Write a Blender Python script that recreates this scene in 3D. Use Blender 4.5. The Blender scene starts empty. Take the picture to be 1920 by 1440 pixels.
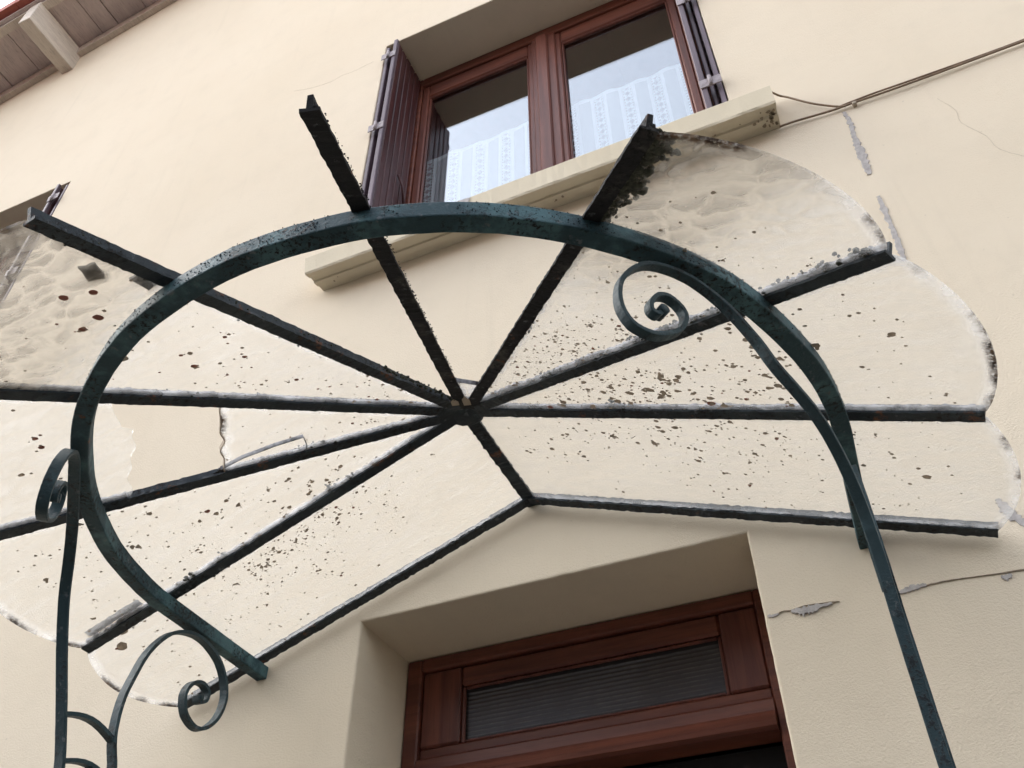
import bpy, bmesh, math, random
from mathutils import Vector, Matrix, noise

scene = bpy.context.scene
rnd = random.Random(7)
R = math.radians

# ------------------------------------------------------------------ camera
cam_d = bpy.data.cameras.new('camera')
cam = bpy.data.objects.new('camera', cam_d)
scene.collection.objects.link(cam)
cam_d.sensor_width = 36
cam_d.lens = 32.21
cam_d.clip_start = 0.02
cam_d.clip_end = 2000
_x = Vector((0.915544, 0.402191, -0.004719))
_y = Vector((0.276517, -0.620855, 0.733538))
_z = Vector((0.292092, -0.672891, -0.679632))
_m = Matrix((_x, _y, _z)).transposed().to_4x4()
_m.translation = Vector((0, -1.75, 1.55))
cam.matrix_world = _m
scene.camera = cam

# ------------------------------------------------------------------ sky, sun, exposure
SUN_EL, SUN_AZ = R(45), R(-86)          # veiled sun, high to the left of the house
world = bpy.data.worlds.new('World')
scene.world = world
world.use_nodes = True
wn, wl = world.node_tree.nodes, world.node_tree.links
wn.clear()
sky = wn.new('ShaderNodeTexSky')
sky.sky_type = 'NISHITA'
sky.sun_disc = False
sky.sun_elevation = SUN_EL
sky.sun_rotation = math.pi - SUN_AZ
sky.air_density = 1.2
sky.dust_density = 1.2
sky.ozone_density = 1.0
hs = wn.new('ShaderNodeHueSaturation')       # veiled, overcast sky
hs.inputs['Saturation'].default_value = 0.32
bg = wn.new('ShaderNodeBackground')
bg.inputs['Strength'].default_value = 0.15
wo = wn.new('ShaderNodeOutputWorld')
wl.new(sky.outputs[0], hs.inputs['Color'])
wl.new(hs.outputs[0], bg.inputs['Color'])
wl.new(bg.outputs[0], wo.inputs['Surface'])

sun_d = bpy.data.lights.new('sun', 'SUN')
sun_d.energy = 0.7
sun_d.angle = R(40)
sun_d.color = (1.0, 0.96, 0.9)
sun = bpy.data.objects.new('sun', sun_d)
scene.collection.objects.link(sun)
_sd = Vector((math.sin(SUN_AZ) * math.cos(SUN_EL), -math.cos(SUN_AZ) * math.cos(SUN_EL), math.sin(SUN_EL)))
sun.rotation_euler = (-_sd).to_track_quat('-Z', 'Y').to_euler()
sun.location = _sd * 30

scene.render.engine = 'CYCLES'
scene.view_settings.view_transform = 'Standard'
scene.view_settings.look = 'None'
scene.view_settings.gamma = 1.0
scene.view_settings.exposure = 2.12
scene.cycles.use_denoising = True
scene.cycles.use_adaptive_sampling = True
scene.cycles.adaptive_threshold = 0.02
scene.cycles.transparent_max_bounces = 24
scene.cycles.max_bounces = 10
scene.cycles.diffuse_bounces = 5

# ------------------------------------------------------------------ material helpers
class NT:
    def __init__(self, name):
        self.m = bpy.data.materials.new(name)
        self.m.use_nodes = True
        self.n = self.m.node_tree.nodes
        self.l = self.m.node_tree.links
        self.n.clear()
        self.out = self.n.new('ShaderNodeOutputMaterial')
        self.tc = self.n.new('ShaderNodeTexCoord')
        g = self.n.new('ShaderNodeNewGeometry')
        self.pos = g.outputs['Position']
        self.nrm = g.outputs['Normal']
    def put(self, sock, v):
        if hasattr(v, 'is_output') or isinstance(v, bpy.types.NodeSocket):
            self.l.new(v, sock)
        elif isinstance(v, (tuple, list)) and len(v) == 3 and sock.type == 'RGBA':
            sock.default_value = (*v, 1)
        else:
            sock.default_value = v
    def node(self, t, ins=None, **kw):
        n = self.n.new(t)
        for k, v in kw.items():
            setattr(n, k, v)
        for k, v in (ins or {}).items():
            self.put(n.inputs[k], v)
        return n
    def math(self, op, a, b=0.0, c=0.0, clamp=False):
        n = self.node('ShaderNodeMath', operation=op, use_clamp=clamp)
        self.put(n.inputs[0], a); self.put(n.inputs[1], b); self.put(n.inputs[2], c)
        return n.outputs[0]
    def noise(self, scale, detail=4, rough=0.55, vec=None, dist=0.0):
        n = self.node('ShaderNodeTexNoise', {'Scale': scale, 'Detail': detail, 'Roughness': rough, 'Distortion': dist})
        self.l.new(vec if vec is not None else self.pos, n.inputs['Vector'])
        return n.outputs['Fac']
    def scaled(self, s, vec=None):
        n = self.node('ShaderNodeMapping')
        n.inputs['Scale'].default_value = s
        self.l.new(vec if vec is not None else self.pos, n.inputs['Vector'])
        return n.outputs[0]
    def step(self, v, a, b):
        n = self.node('ShaderNodeMapRange', {'From Min': a, 'From Max': b}, interpolation_type='SMOOTHSTEP')
        self.put(n.inputs['Value'], v)
        return n.outputs[0]
    def mixc(self, f, a, b):
        n = self.node('ShaderNodeMix', data_type='RGBA')
        self.put(n.inputs[0], f); self.put(n.inputs[6], a); self.put(n.inputs[7], b)
        return n.outputs[2]
    def mixs(self, f, a, b):
        n = self.node('ShaderNodeMixShader')
        self.put(n.inputs[0], f); self.l.new(a, n.inputs[1]); self.l.new(b, n.inputs[2])
        return n.outputs[0]
    def bump(self, h, strength=0.3, dist=0.01):
        n = self.node('ShaderNodeBump', {'Strength': strength, 'Distance': dist})
        self.l.new(h, n.inputs['Height'])
        return n.outputs[0]
    def schlick(self, f0, normal=None):
        g = self.n.new('ShaderNodeNewGeometry')
        d = self.node('ShaderNodeVectorMath', operation='DOT_PRODUCT')
        self.l.new(g.outputs['Incoming'], d.inputs[0]); self.l.new(g.outputs['Normal'], d.inputs[1])
        c = self.math('SUBTRACT', 1.0, self.math('ABSOLUTE', d.outputs['Value']), clamp=True)
        return self.math('ADD', f0, self.math('MULTIPLY', self.math('POWER', c, 5.0), 1 - f0))
    def attr(self, name):
        return self.node('ShaderNodeAttribute', attribute_name=name).outputs['Fac']
    def pbr(self, col, rough=0.8, normal=None, spec=0.3, metal=0.0):
        n = self.node('ShaderNodeBsdfPrincipled', {'Base Color': col, 'Roughness': rough, 'Specular IOR Level': spec, 'Metallic': metal})
        if normal is not None:
            self.l.new(normal, n.inputs['Normal'])
        return n.outputs[0]
    def done(self, s):
        self.l.new(s, self.out.inputs['Surface'])
        return self.m

def mat_plaster(name, col, col2, grain=1.0):
    t = NT(name)
    big = t.noise(0.7, 4, 0.6)
    mid = t.noise(7.0, 5, 0.6)
    fine = t.noise(190, 3, 0.6)
    c = t.mixc(t.step(big, 0.35, 0.7), col, col2)
    c = t.mixc(t.math('MULTIPLY', t.step(mid, 0.45, 0.75), 0.25), c, tuple(v * 0.86 for v in col))
    # faint vertical rain streaks
    st = t.noise(3.0, 4, 0.6, t.scaled((5, 5, 0.35)))
    c = t.mixc(t.math('MULTIPLY', t.step(st, 0.55, 0.8), 0.22), c, tuple(v * 0.78 for v in col))
    sp = t.noise(60, 2, 0.5)
    c = t.mixc(t.math('MULTIPLY', t.step(sp, 0.72, 0.78), 0.35), c, tuple(v * 0.6 for v in col))
    gr = t.noise(420, 2, 0.5)
    h = t.math('ADD', t.math('MULTIPLY', fine, 0.7), t.math('MULTIPLY', gr, 0.5))
    h = t.math('ADD', h, t.math('MULTIPLY', t.noise(28, 3), 0.6))
    return t.done(t.pbr(c, 0.92, t.bump(h, 0.44 * grain, 0.005), 0.15))

def mat_iron(name, base, worn, crust, worn_amt, rust_amt=0.62, rough=0.55):
    t = NT(name)
    n1 = t.noise(9, 5, 0.65)
    n2 = t.noise(120, 5, 0.75)
    n3 = t.noise(16, 4, 0.6)
    c = t.mixc(t.step(n1, worn_amt, worn_amt + 0.16), base, worn)
    cm = t.math('MULTIPLY', t.step(n2, 0.50, 0.58), t.step(t.noise(7, 4, 0.6), 0.46, 0.56))
    c = t.mixc(cm, c, crust)
    rm = t.math('MULTIPLY', t.step(n3, rust_amt, rust_amt + 0.05), t.step(n2, 0.4, 0.6))
    c = t.mixc(rm, c, (0.13, 0.055, 0.03))
    gm = t.math('MULTIPLY', t.step(t.noise(45, 4, 0.7), 0.6, 0.7), 0.5)
    c = t.mixc(gm, c, (0.17, 0.18, 0.19))
    h = t.math('ADD', n2, t.math('MULTIPLY', cm, 1.0))
    return t.done(t.pbr(c, rough, t.bump(h, 0.5, 0.004), 0.2))

def mat_wood(name, c1, c2, axis=(1, 1, 1), rough=0.45, spec=0.35):
    t = NT(name)
    g = t.noise(22, 5, 0.65, t.scaled(axis), 0.6)
    f = t.noise(160, 3, 0.6, t.scaled(axis))
    b = t.noise(3.5, 3)
    c = t.mixc(t.step(g, 0.3, 0.72), c1, c2)
    c = t.mixc(t.math('MULTIPLY', t.step(f, 0.5, 0.7), 0.45), c, tuple(v * 0.4 for v in c1))
    c = t.mixc(t.math('MULTIPLY', t.step(b, 0.45, 0.7), 0.4), c, tuple(v * 0.55 for v in c1))
    return t.done(t.pbr(c, rough, t.bump(f, 0.25, 0.002), spec))

def mat_plain(name, col, rough=0.8, var=0.25, scale=14, spec=0.3, metal=0.0, bumpd=0.003):
    t = NT(name)
    n = t.noise(scale, 5, 0.6)
    c = t.mixc(t.step(n, 0.3, 0.75), col, tuple(v * (1 - var) for v in col))
    return t.done(t.pbr(c, rough, t.bump(t.noise(scale * 9, 4, 0.7), 0.4, bumpd), spec, metal))

def mat_window_glass():
    t = NT('window_glass')
    fr = t.schlick(0.21)
    gl = t.node('ShaderNodeBsdfGlossy', {'Color': (0.93, 0.96, 1.0), 'Roughness': 0.0}).outputs[0]
    tr = t.node('ShaderNodeBsdfTransparent', {'Color': (0.86, 0.89, 0.9)}).outputs[0]
    return t.done(t.mixs(fr, tr, gl))

def mat_ribbed_glass():
    t = NT('ribbed_glass')
    w = t.node('ShaderNodeTexWave', {'Scale': 28.0, 'Distortion': 0.5, 'Detail': 2.0}, bands_direction='Z')
    t.l.new(t.pos, w.inputs['Vector'])
    b = t.bump(w.outputs['Fac'], 0.22, 0.006)
    gl = t.node('ShaderNodeBsdfGlossy', {'Color': (0.8, 0.85, 0.95), 'Roughness': 0.18})
    t.l.new(b, gl.inputs['Normal'])
    df = t.node('ShaderNodeBsdfDiffuse', {'Color': t.mixc(t.math('MULTIPLY', t.step(w.outputs['Fac'], 0.55, 0.95), t.step(t.noise(18, 4, 0.7), 0.3, 0.7)), (0.048, 0.042, 0.042), (0.085, 0.076, 0.072))})
    t.l.new(b, df.inputs['Normal'])
    return t.done(t.mixs(t.schlick(0.06), df.outputs[0], gl.outputs[0]))

def mat_canopy_glass():
    t = NT('canopy_glass')
    edge = t.attr('edge'); side = t.attr('side'); rip = t.attr('ripple')
    streak = t.noise(30, 3, 0.6, t.scaled((0.45, 2.8, 1.0)), 0.8)
    cloud = t.noise(5, 4, 0.6)
    speck = t.noise(300, 3, 0.6)
    # hammered ripples: bump, with their light and dark painted into the film
    dn = t.node('ShaderNodeTexNoise', {'Scale': 10.0, 'Detail': 3.0, 'Roughness': 0.6}); t.l.new(t.pos, dn.inputs['Vector'])
    va = t.node('ShaderNodeVectorMath', operation='MULTIPLY_ADD'); t.l.new(dn.outputs['Color'], va.inputs[0])
    va.inputs[1].default_value = (0.10, 0.075, 0.0); t.l.new(t.scaled((0.66, 1.3, 0.0)), va.inputs[2])
    v1 = t.node('ShaderNodeTexVoronoi', {'Scale': 30.0}, feature='DISTANCE_TO_EDGE'); t.l.new(va.outputs[0], v1.inputs['Vector'])
    v2 = t.node('ShaderNodeTexVoronoi', {'Scale': 30.0}, feature='F1'); t.l.new(va.outputs[0], v2.inputs['Vector'])
    sepc = t.node('ShaderNodeSeparateXYZ'); t.l.new(v2.outputs['Position'], sepc.inputs[0])
    sepp = t.node('ShaderNodeSeparateXYZ'); t.l.new(va.outputs[0], sepp.inputs[0])
    tilt = t.math('MULTIPLY', t.math('SUBTRACT', sepp.outputs[1], sepc.outputs[1]), 30.0)     # each scale leans towards the street, its shading painted as a fade
    wv = t.math('MULTIPLY', t.step(v1.outputs['Distance'], 0.0, 0.18), t.step(tilt, -0.8, 0.6))
    ridge = wv
    dirt_ripple_shade = t.math('ADD', 0.080, t.math('MULTIPLY', t.step(cloud, 0.35, 0.75), 0.035))
    dirt_ripple_shade = t.math('ADD', dirt_ripple_shade, t.math('MULTIPLY', t.step(streak, 0.42, 0.70), 0.055))
    dirt_ripple_shade = t.math('ADD', dirt_ripple_shade, t.math('MULTIPLY', t.math('ADD', 0.05, t.math('MULTIPLY', ridge, 0.36)), rip))  # ripple shading painted as film opacity, on top of the dirt
    rim = t.math('MULTIPLY', t.math('SUBTRACT', 1.0, t.step(edge, 0.004, 0.026), clamp=True), 0.26)
    rim = t.math('MULTIPLY', rim, t.math('ADD', 0.45, t.math('MULTIPLY', t.step(t.noise(40, 3), 0.35, 0.65), 0.5)))
    dirt_ripple_shade = t.math('ADD', dirt_ripple_shade, rim)
    sm = t.math('MULTIPLY', t.math('SUBTRACT', 1.0, t.step(side, 0.014, 0.032), clamp=True), 0.26)
    sm = t.math('MULTIPLY', sm, t.math('ADD', 0.3, t.step(t.noise(20, 4, 0.7), 0.4, 0.6)))
    dirt_ripple_shade = t.math('ADD', dirt_ripple_shade, sm, clamp=True)
    h = t.math('ADD', t.math('MULTIPLY', wv, rip), t.math('MULTIPLY', streak, 0.3))
    bm_ = t.bump(h, 0.6, 0.02)
    col = t.mixc(t.step(speck, 0.4, 0.7), (0.84, 0.83, 0.82), (0.66, 0.65, 0.64))
    col = t.mixc(rip, col, (0.56, 0.50, 0.42))  # rippled areas tinted darker to paint in their shade
    tcol = t.mixc(rip, (0.86, 0.86, 0.86), (0.36, 0.325, 0.275))
    dif = t.node('ShaderNodeBsdfDiffuse', {'Color': col})
    trl = t.node('ShaderNodeBsdfTranslucent', {'Color': tcol})
    t.l.new(bm_, dif.inputs['Normal']); t.l.new(bm_, trl.inputs['Normal'])
    film = t.mixs(0.62, dif.outputs[0], trl.outputs[0])
    clear = t.node('ShaderNodeBsdfTransparent', {'Color': (0.975, 0.97, 0.955)}).outputs[0]
    gl = t.node('ShaderNodeBsdfGlossy', {'Color': (0.9, 0.95, 1.0), 'Roughness': 0.12})
    t.l.new(bm_, gl.inputs['Normal'])
    s = t.mixs(dirt_ripple_shade, clear, film)
    s = t.mixs(t.math('MULTIPLY', t.schlick(0.03), 0.6), s, gl.outputs[0])
    # brown growth in patches right at the scalloped rim
    g = t.math('MULTIPLY', t.math('SUBTRACT', 1.0, t.step(edge, 0.002, 0.016), clamp=True), t.step(t.noise(9, 3), 0.46, 0.60))
    g = t.math('MULTIPLY', g, t.step(t.noise(150, 4, 0.7), 0.35, 0.55))
    gd = t.pbr(t.mixc(t.step(t.noise(60, 4), 0.4, 0.6), (0.05, 0.03, 0.02), (0.16, 0.10, 0.06)), 0.95)
    return t.done(t.mixs(g, s, gd))

def mat_lace():
    t = NT('lace')
    sep = t.node('ShaderNodeSeparateXYZ'); t.l.new(t.tc.outputs['UV'], sep.inputs[0])
    x, z = sep.outputs[0], sep.outputs[1]
    u = t.math('ABSOLUTE', t.math('SUBTRACT', t.math('FRACT', t.math('DIVIDE', x, 0.128)), 0.5))   # 0 at the diamond column
    dz = t.math('ABSOLUTE', t.math('SUBTRACT', t.math('FRACT', t.math('DIVIDE', z, 0.044)), 0.5))
    du = t.math('DIVIDE', u, 0.30)
    dia = t.math('LESS_THAN', t.math('ADD', t.math('MULTIPLY', u, 4.2), dz), 0.42)
    dz2 = t.math('ABSOLUTE', t.math('SUBTRACT', t.math('FRACT', t.math('ADD', t.math('DIVIDE', z, 0.022), 0.5)), 0.5))
    u2 = t.math('ABSOLUTE', t.math('SUBTRACT', u, 0.13))
    dots = t.math('LESS_THAN', t.math('ADD', t.math('MULTIPLY', u2, 14.0), dz2), 0.40)
    band = t.math('LESS_THAN', t.math('ABSOLUTE', t.math('SUBTRACT', u, 0.235)), 0.055)
    ch = t.node('ShaderNodeTexChecker', {'Scale': 260.0}); t.l.new(t.tc.outputs['UV'], ch.inputs['Vector'])
    mesh = t.math('ADD', t.math('MULTIPLY', ch.outputs['Fac'], 0.5), 0.28)
    a = t.math('MAXIMUM', mesh, band)
    col_zone = t.math('LESS_THAN', u, 0.17)
    a = t.math('ADD', t.math('MULTIPLY', a, t.math('SUBTRACT', 1.0, col_zone)), t.math('MULTIPLY', col_zone, 0.92))
    hole = t.math('MAXIMUM', dia, dots)
    a = t.math('MULTIPLY', a, t.math('SUBTRACT', 1.0, t.math('MULTIPLY', hole, 0.9)))
    hd = t.math('GREATER_THAN', z, 0.945)
    a = t.math('MAXIMUM', a, t.math('MULTIPLY', hd, 0.95))
    d = t.node('ShaderNodeBsdfDiffuse', {'Color': (0.93, 0.94, 0.95)}).outputs[0]
    tl = t.node('ShaderNodeBsdfTranslucent', {'Color': (0.7, 0.72, 0.75)}).outputs[0]
    tr = t.node('ShaderNodeBsdfTransparent').outputs[0]
    return t.done(t.mixs(a, tr, t.mixs(0.3, d, tl)))

M = {}
M['plaster'] = mat_plaster('cream_render', (0.725, 0.630, 0.490), (0.695, 0.597, 0.455))
M['sill'] = mat_plaster('sill_paint', (0.62, 0.55, 0.42), (0.53, 0.46, 0.33), 0.7)
M['filler'] = mat_plain('grey_filler', (0.49, 0.455, 0.43), 0.9, 0.35, 60)
M['crack'] = mat_plain('crack_dark', (0.31, 0.25, 0.18), 0.95, 0.4, 60)
M['hairline'] = mat_plain('hairline', (0.59, 0.51, 0.40), 0.95, 0.3, 60)
M['iron'] = mat_iron('dark_iron', (0.026, 0.034, 0.041), (0.046, 0.060, 0.068), (0.008, 0.008, 0.008), 0.52)
M['iron_rough'] = mat_iron('crusted_iron', (0.020, 0.020, 0.022), (0.075, 0.070, 0.064), (0.01, 0.01, 0.01), 0.55, 0.64, 0.8)
M['iron_green'] = mat_iron('green_iron', (0.028, 0.060, 0.072), (0.070, 0.140, 0.155), (0.008, 0.012, 0.014), 0.46, 0.66, 0.6)
M['iron_bracket'] = mat_iron('bracket_iron', (0.028, 0.052, 0.062), (0.052, 0.090, 0.105), (0.018, 0.024, 0.028), 0.55, 0.68, 0.5)
M['putty'] = mat_plain('old_putty', (0.44, 0.44, 0.47), 0.85, 0.93, 38)
M['moss'] = mat_plain('moss', (0.085, 0.088, 0.066), 1.0, 0.7, 120)
M['lichen'] = mat_plain('lichen', (0.60, 0.50, 0.40), 1.0, 0.4, 80)
M['lichen_red'] = mat_plain('lichen_red', (0.36, 0.15, 0.11), 1.0, 0.3, 80)
M['glass'] = mat_canopy_glass()
M['wglass'] = mat_window_glass()
M['rglass'] = mat_ribbed_glass()
M['mahogany_v'] = mat_wood('mahogany_upright', (0.185, 0.058, 0.036), (0.088, 0.027, 0.020), (1, 1, 0.06))
M['mahogany_h'] = mat_wood('mahogany_rail', (0.190, 0.061, 0.036), (0.090, 0.028, 0.020), (0.06, 1, 1))
M['shutter'] = mat_wood('shutter_board', (0.085, 0.027, 0.026), (0.042, 0.016, 0.018), (1, 1, 0.05), 0.45, 0.3)
M['shutter_edge'] = mat_wood('shutter_edge', (0.15, 0.11, 0.135), (0.07, 0.045, 0.055), (1, 1, 0.05), 0.5)
M['hinge'] = mat_plain('hinge_steel', (0.36, 0.31, 0.32), 0.55, 0.4, 60, 0.4)
M['door_dark'] = mat_plain('door_dark', (0.012, 0.012, 0.014), 0.6, 0.3, 10)
M['room'] = mat_plain('room_dark', (0.12, 0.11, 0.11), 0.95, 0.2, 4)
M['lace'] = mat_lace()
M['cable'] = mat_plain('cable_brown', (0.27, 0.19, 0.125), 0.7, 0.3, 30)
M['clip'] = mat_plain('clip', (0.40, 0.33, 0.25), 0.7, 0.2, 30)
M['eave_wood'] = mat_wood('eave_wood', (0.62, 0.55, 0.47), (0.52, 0.45, 0.39), (1, 0.1, 1), 0.8, 0.1)
M['eave_panel'] = mat_wood('eave_panel', (0.56, 0.47, 0.44), (0.47, 0.385, 0.365), (1, 0.1, 1), 0.85, 0.1)
M['tile'] = mat_plain('roof_tile', (0.33, 0.10, 0.075), 0.85, 0.35, 8)
M['ground'] = mat_plain('ground_concrete', (0.065, 0.061, 0.056), 0.95, 0.35, 1.3)
M['facing'] = mat_plain('facing_stone', (0.16, 0.135, 0.11), 0.95, 0.3, 2)
M['foil'] = mat_plain('foil', (0.78, 0.78, 0.82), 0.45, 0.55, 90, 0.5, 0.2, 0.01)
M['flake'] = mat_plain('flake_grey', (0.16, 0.145, 0.125), 0.95, 0.4, 40)

# ------------------------------------------------------------------ object helpers
COL = scene.collection
def mesh_obj(name, verts, faces, mat, parent=None, smooth=False):
    me = bpy.data.meshes.new(name)
    me.from_pydata([tuple(v) for v in verts], [], faces)
    for m in (mat if isinstance(mat, (list, tuple)) else [mat]):
        me.materials.append(M[m])
    me.update()
    bm = bmesh.new(); bm.from_mesh(me)
    bmesh.ops.recalc_face_normals(bm, faces=bm.faces)
    bm.to_mesh(me); bm.free()
    if smooth:
        for p in me.polygons:
            p.use_smooth = True
    o = bpy.data.objects.new(name, me)
    COL.objects.link(o)
    if parent is not None:
        o.parent = parent
        o.matrix_parent_inverse = parent.matrix_world.inverted()
    return o

def empty(name, loc, label, cat, group=None):
    o = bpy.data.objects.new(name, None)
    COL.objects.link(o)
    o.location = loc
    o.empty_display_size = 0.1
    bpy.context.view_layer.update()
    tag(o, label, cat, group)
    return o

def tag(o, label=None, cat=None, group=None, kind=None):
    if label: o['label'] = label
    if cat: o['category'] = cat
    if group: o['group'] = group
    if kind: o['kind'] = kind
    return o

def box_data(x0, x1, y0, y1, z0, z1, b=0.0):
    """box with chamfered edges (b) as verts, faces"""
    bm = bmesh.new()
    vs = [bm.verts.new((x, y, z)) for x in (x0, x1) for y in (y0, y1) for z in (z0, z1)]
    for f in ((0, 1, 3, 2), (4, 6, 7, 5), (0, 4, 5, 1), (2, 3, 7, 6), (0, 2, 6, 4), (1, 5, 7, 3)):
        bm.faces.new([vs[i] for i in f])
    if b > 0:
        bmesh.ops.bevel(bm, geom=bm.edges[:], offset=b, segments=1, affect='EDGES')
    bm.verts.index_update()
    v = [tuple(a.co) for a in bm.verts]; f = [[a.index for a in p.verts] for p in bm.faces]
    bm.free()
    return v, f

def box(name, x0, x1, y0, y1, z0, z1, mat, parent=None, b=0.002):
    v, f = box_data(x0, x1, y0, y1, z0, z1, b)
    return mesh_obj(name, v, f, mat, parent)

def multi_box(name, boxes, mat, parent=None, b=0.002):
    V, F = [], []
    for bx in boxes:
        v, f = box_data(*bx, b)
        n = len(V); V += v; F += [[i + n for i in p] for p in f]
    return mesh_obj(name, V, F, mat, parent)

def sweep(name, path, sides, w, t, mat, parent=None, jit=0.0, smooth=False, cap=True, taper=None, seed=1):
    """rectangular bar swept along a path; sides = width direction at each point; w along sides, t across"""
    rr = random.Random(seed)
    V, F = [], []
    n = len(path)
    path = [Vector(p) for p in path]
    for i in range(n):
        a = path[max(i - 1, 0)]; c = path[min(i + 1, n - 1)]
        tan = (c - a).normalized()
        s = Vector(sides[i] if isinstance(sides, list) else sides)
        s = (s - tan * s.dot(tan)).normalized()
        nn = tan.cross(s).normalized()
        k = taper[i] if taper else 1.0
        for sx, sy in ((-1, -1), (1, -1), (1, 1), (-1, 1)):
            V.append(path[i] + s * (sx * w / 2 * k) + nn * (sy * t / 2 * k) + Vector((rr.uniform(-jit, jit), rr.uniform(-jit, jit), rr.uniform(-jit, jit))))
    # chamfer is done by the bevel in finish()
    for i in range(n - 1):
        for j in range(4):
            F.append([i * 4 + j, i * 4 + (j + 1) % 4, (i + 1) * 4 + (j + 1) % 4, (i + 1) * 4 + j])
    if cap:
        F.append([3, 2, 1, 0]); F.append([(n - 1) * 4 + k for k in range(4)])
    o = mesh_obj(name, V, F, mat, parent, smooth)
    return o

def bevel(o, w=0.002, seg=2, ang=40):
    m = o.modifiers.new('bevel', 'BEVEL')
    m.width = w; m.segments = seg; m.limit_method = 'ANGLE'; m.angle_limit = R(ang)
    return o

def catmull(pts, k=6):
    pts = [Vector(p) for p in pts]
    out = []
    for i in range(len(pts) - 1):
        p0 = pts[max(i - 1, 0)]; p1 = pts[i]; p2 = pts[i + 1]; p3 = pts[min(i + 2, len(pts) - 1)]
        for j in range(k):
            t = j / k
            out.append(0.5 * ((2 * p1) + (p2 - p0) * t + (2 * p0 - 5 * p1 + 4 * p2 - p3) * t * t + (3 * p1 - p0 - 3 * p2 + p3) * t ** 3))
    out.append(pts[-1])
    return out

def tube(name, pts, r, mat, parent=None, n=8):
    V, F = [], []
    pts = [Vector(p) for p in pts]
    for i, p in enumerate(pts):
        tan = (pts[min(i + 1, len(pts) - 1)] - pts[max(i - 1, 0)]).normalized()
        a = tan.cross(Vector((0.3, 1, 0.2))).normalized(); b = tan.cross(a)
        for k in range(n):
            an = 2 * math.pi * k / n
            V.append(p + a * (r * math.cos(an)) + b * (r * math.sin(an)))
    for i in range(len(pts) - 1):
        for k in range(n):
            F.append([i * n + k, i * n + (k + 1) % n, (i + 1) * n + (k + 1) % n, (i + 1) * n + k])
    F.append(list(range(n))[::-1]); F.append([(len(pts) - 1) * n + k for k in range(n)])
    return mesh_obj(name, V, F, mat, parent, True)

# ------------------------------------------------------------------ ground
g = mesh_obj('ground', [(-300, -300, 0), (300, -300, 0), (300, 300, 0), (-300, 300, 0)], [[0, 1, 2, 3]], 'ground')
tag(g, kind='structure')

# ------------------------------------------------------------------ unseen house across the street, added to shade the lower wall and fanlight
def house_across():
    X0, X1, Y0, Y1, ZT = -13.0, 12.0, -8.5, -16.0, 6.0
    h = empty('added_shade_house', (-0.5, Y0, 0), 'unseen long stone-coloured house across the street, added to shade the lower wall', 'house')
    mesh_obj('wall', [(X0, Y0, 0), (X1, Y0, 0), (X1, Y0, ZT), (X0, Y0, ZT), (X0, Y1, 0), (X1, Y1, 0), (X1, Y1, ZT), (X0, Y1, ZT)],
             [[0, 1, 2, 3], [4, 5, 6, 7], [0, 4, 7, 3], [1, 5, 6, 2]], 'facing', h)
    ym = (Y0 + Y1) / 2
    mesh_obj('roof', [(X0 - .3, Y0 + .4, ZT - .1), (X1 + .3, Y0 + .4, ZT - .1), (X1 + .3, ym, ZT + 2.4), (X0 - .3, ym, ZT + 2.4), (X0 - .3, Y1 - .4, ZT - .1), (X1 + .3, Y1 - .4, ZT - .1)],
             [[0, 1, 2, 3], [3, 2, 5, 4]], 'tile', h)
    for fz in (0.9, 3.7):
        for k in range(7):
            x = X0 + 2.2 + k * 3.4
            w = multi_box('window', [(x - .6, x - .52, Y0 + .01, Y0 + .06, fz, fz + 1.5), (x + .52, x + .6, Y0 + .01, Y0 + .06, fz, fz + 1.5), (x - .52, x + .52, Y0 + .01, Y0 + .06, fz + 1.42, fz + 1.5), (x - .52, x + .52, Y0 + .01, Y0 + .06, fz, fz + .08), (x - .03, x + .03, Y0 + .01, Y0 + .06, fz + .08, fz + 1.42)], 'mahogany_v', h, 0)
            box('pane', x - .52, x + .52, Y0 + .012, Y0 + .02, fz + .08, fz + 1.42, 'rglass', w, 0)
house_across()

# ------------------------------------------------------------------ house
CX = -0.703                        # door, window and canopy share this axis
HX0, HX1, HY1 = -6.1, 4.7, 9.0
SL = 0.25
def z_soffit(x):                   # underside of the gable verge
    return 8.77 - SL * abs(x - CX)

house = empty('house', (CX, 0, 0), 'two-storey house with cream rendered gable wall, brown windows and wooden verge', 'house')

OPEN = {'door': (-1.172, -0.205, 0.02, 2.667, 0.30), 'win': (-1.42, 0.03, 4.14, 5.826, 0.30), 'win2': (-4.893, -3.443, 4.188, 5.874, 0.30)}

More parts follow.
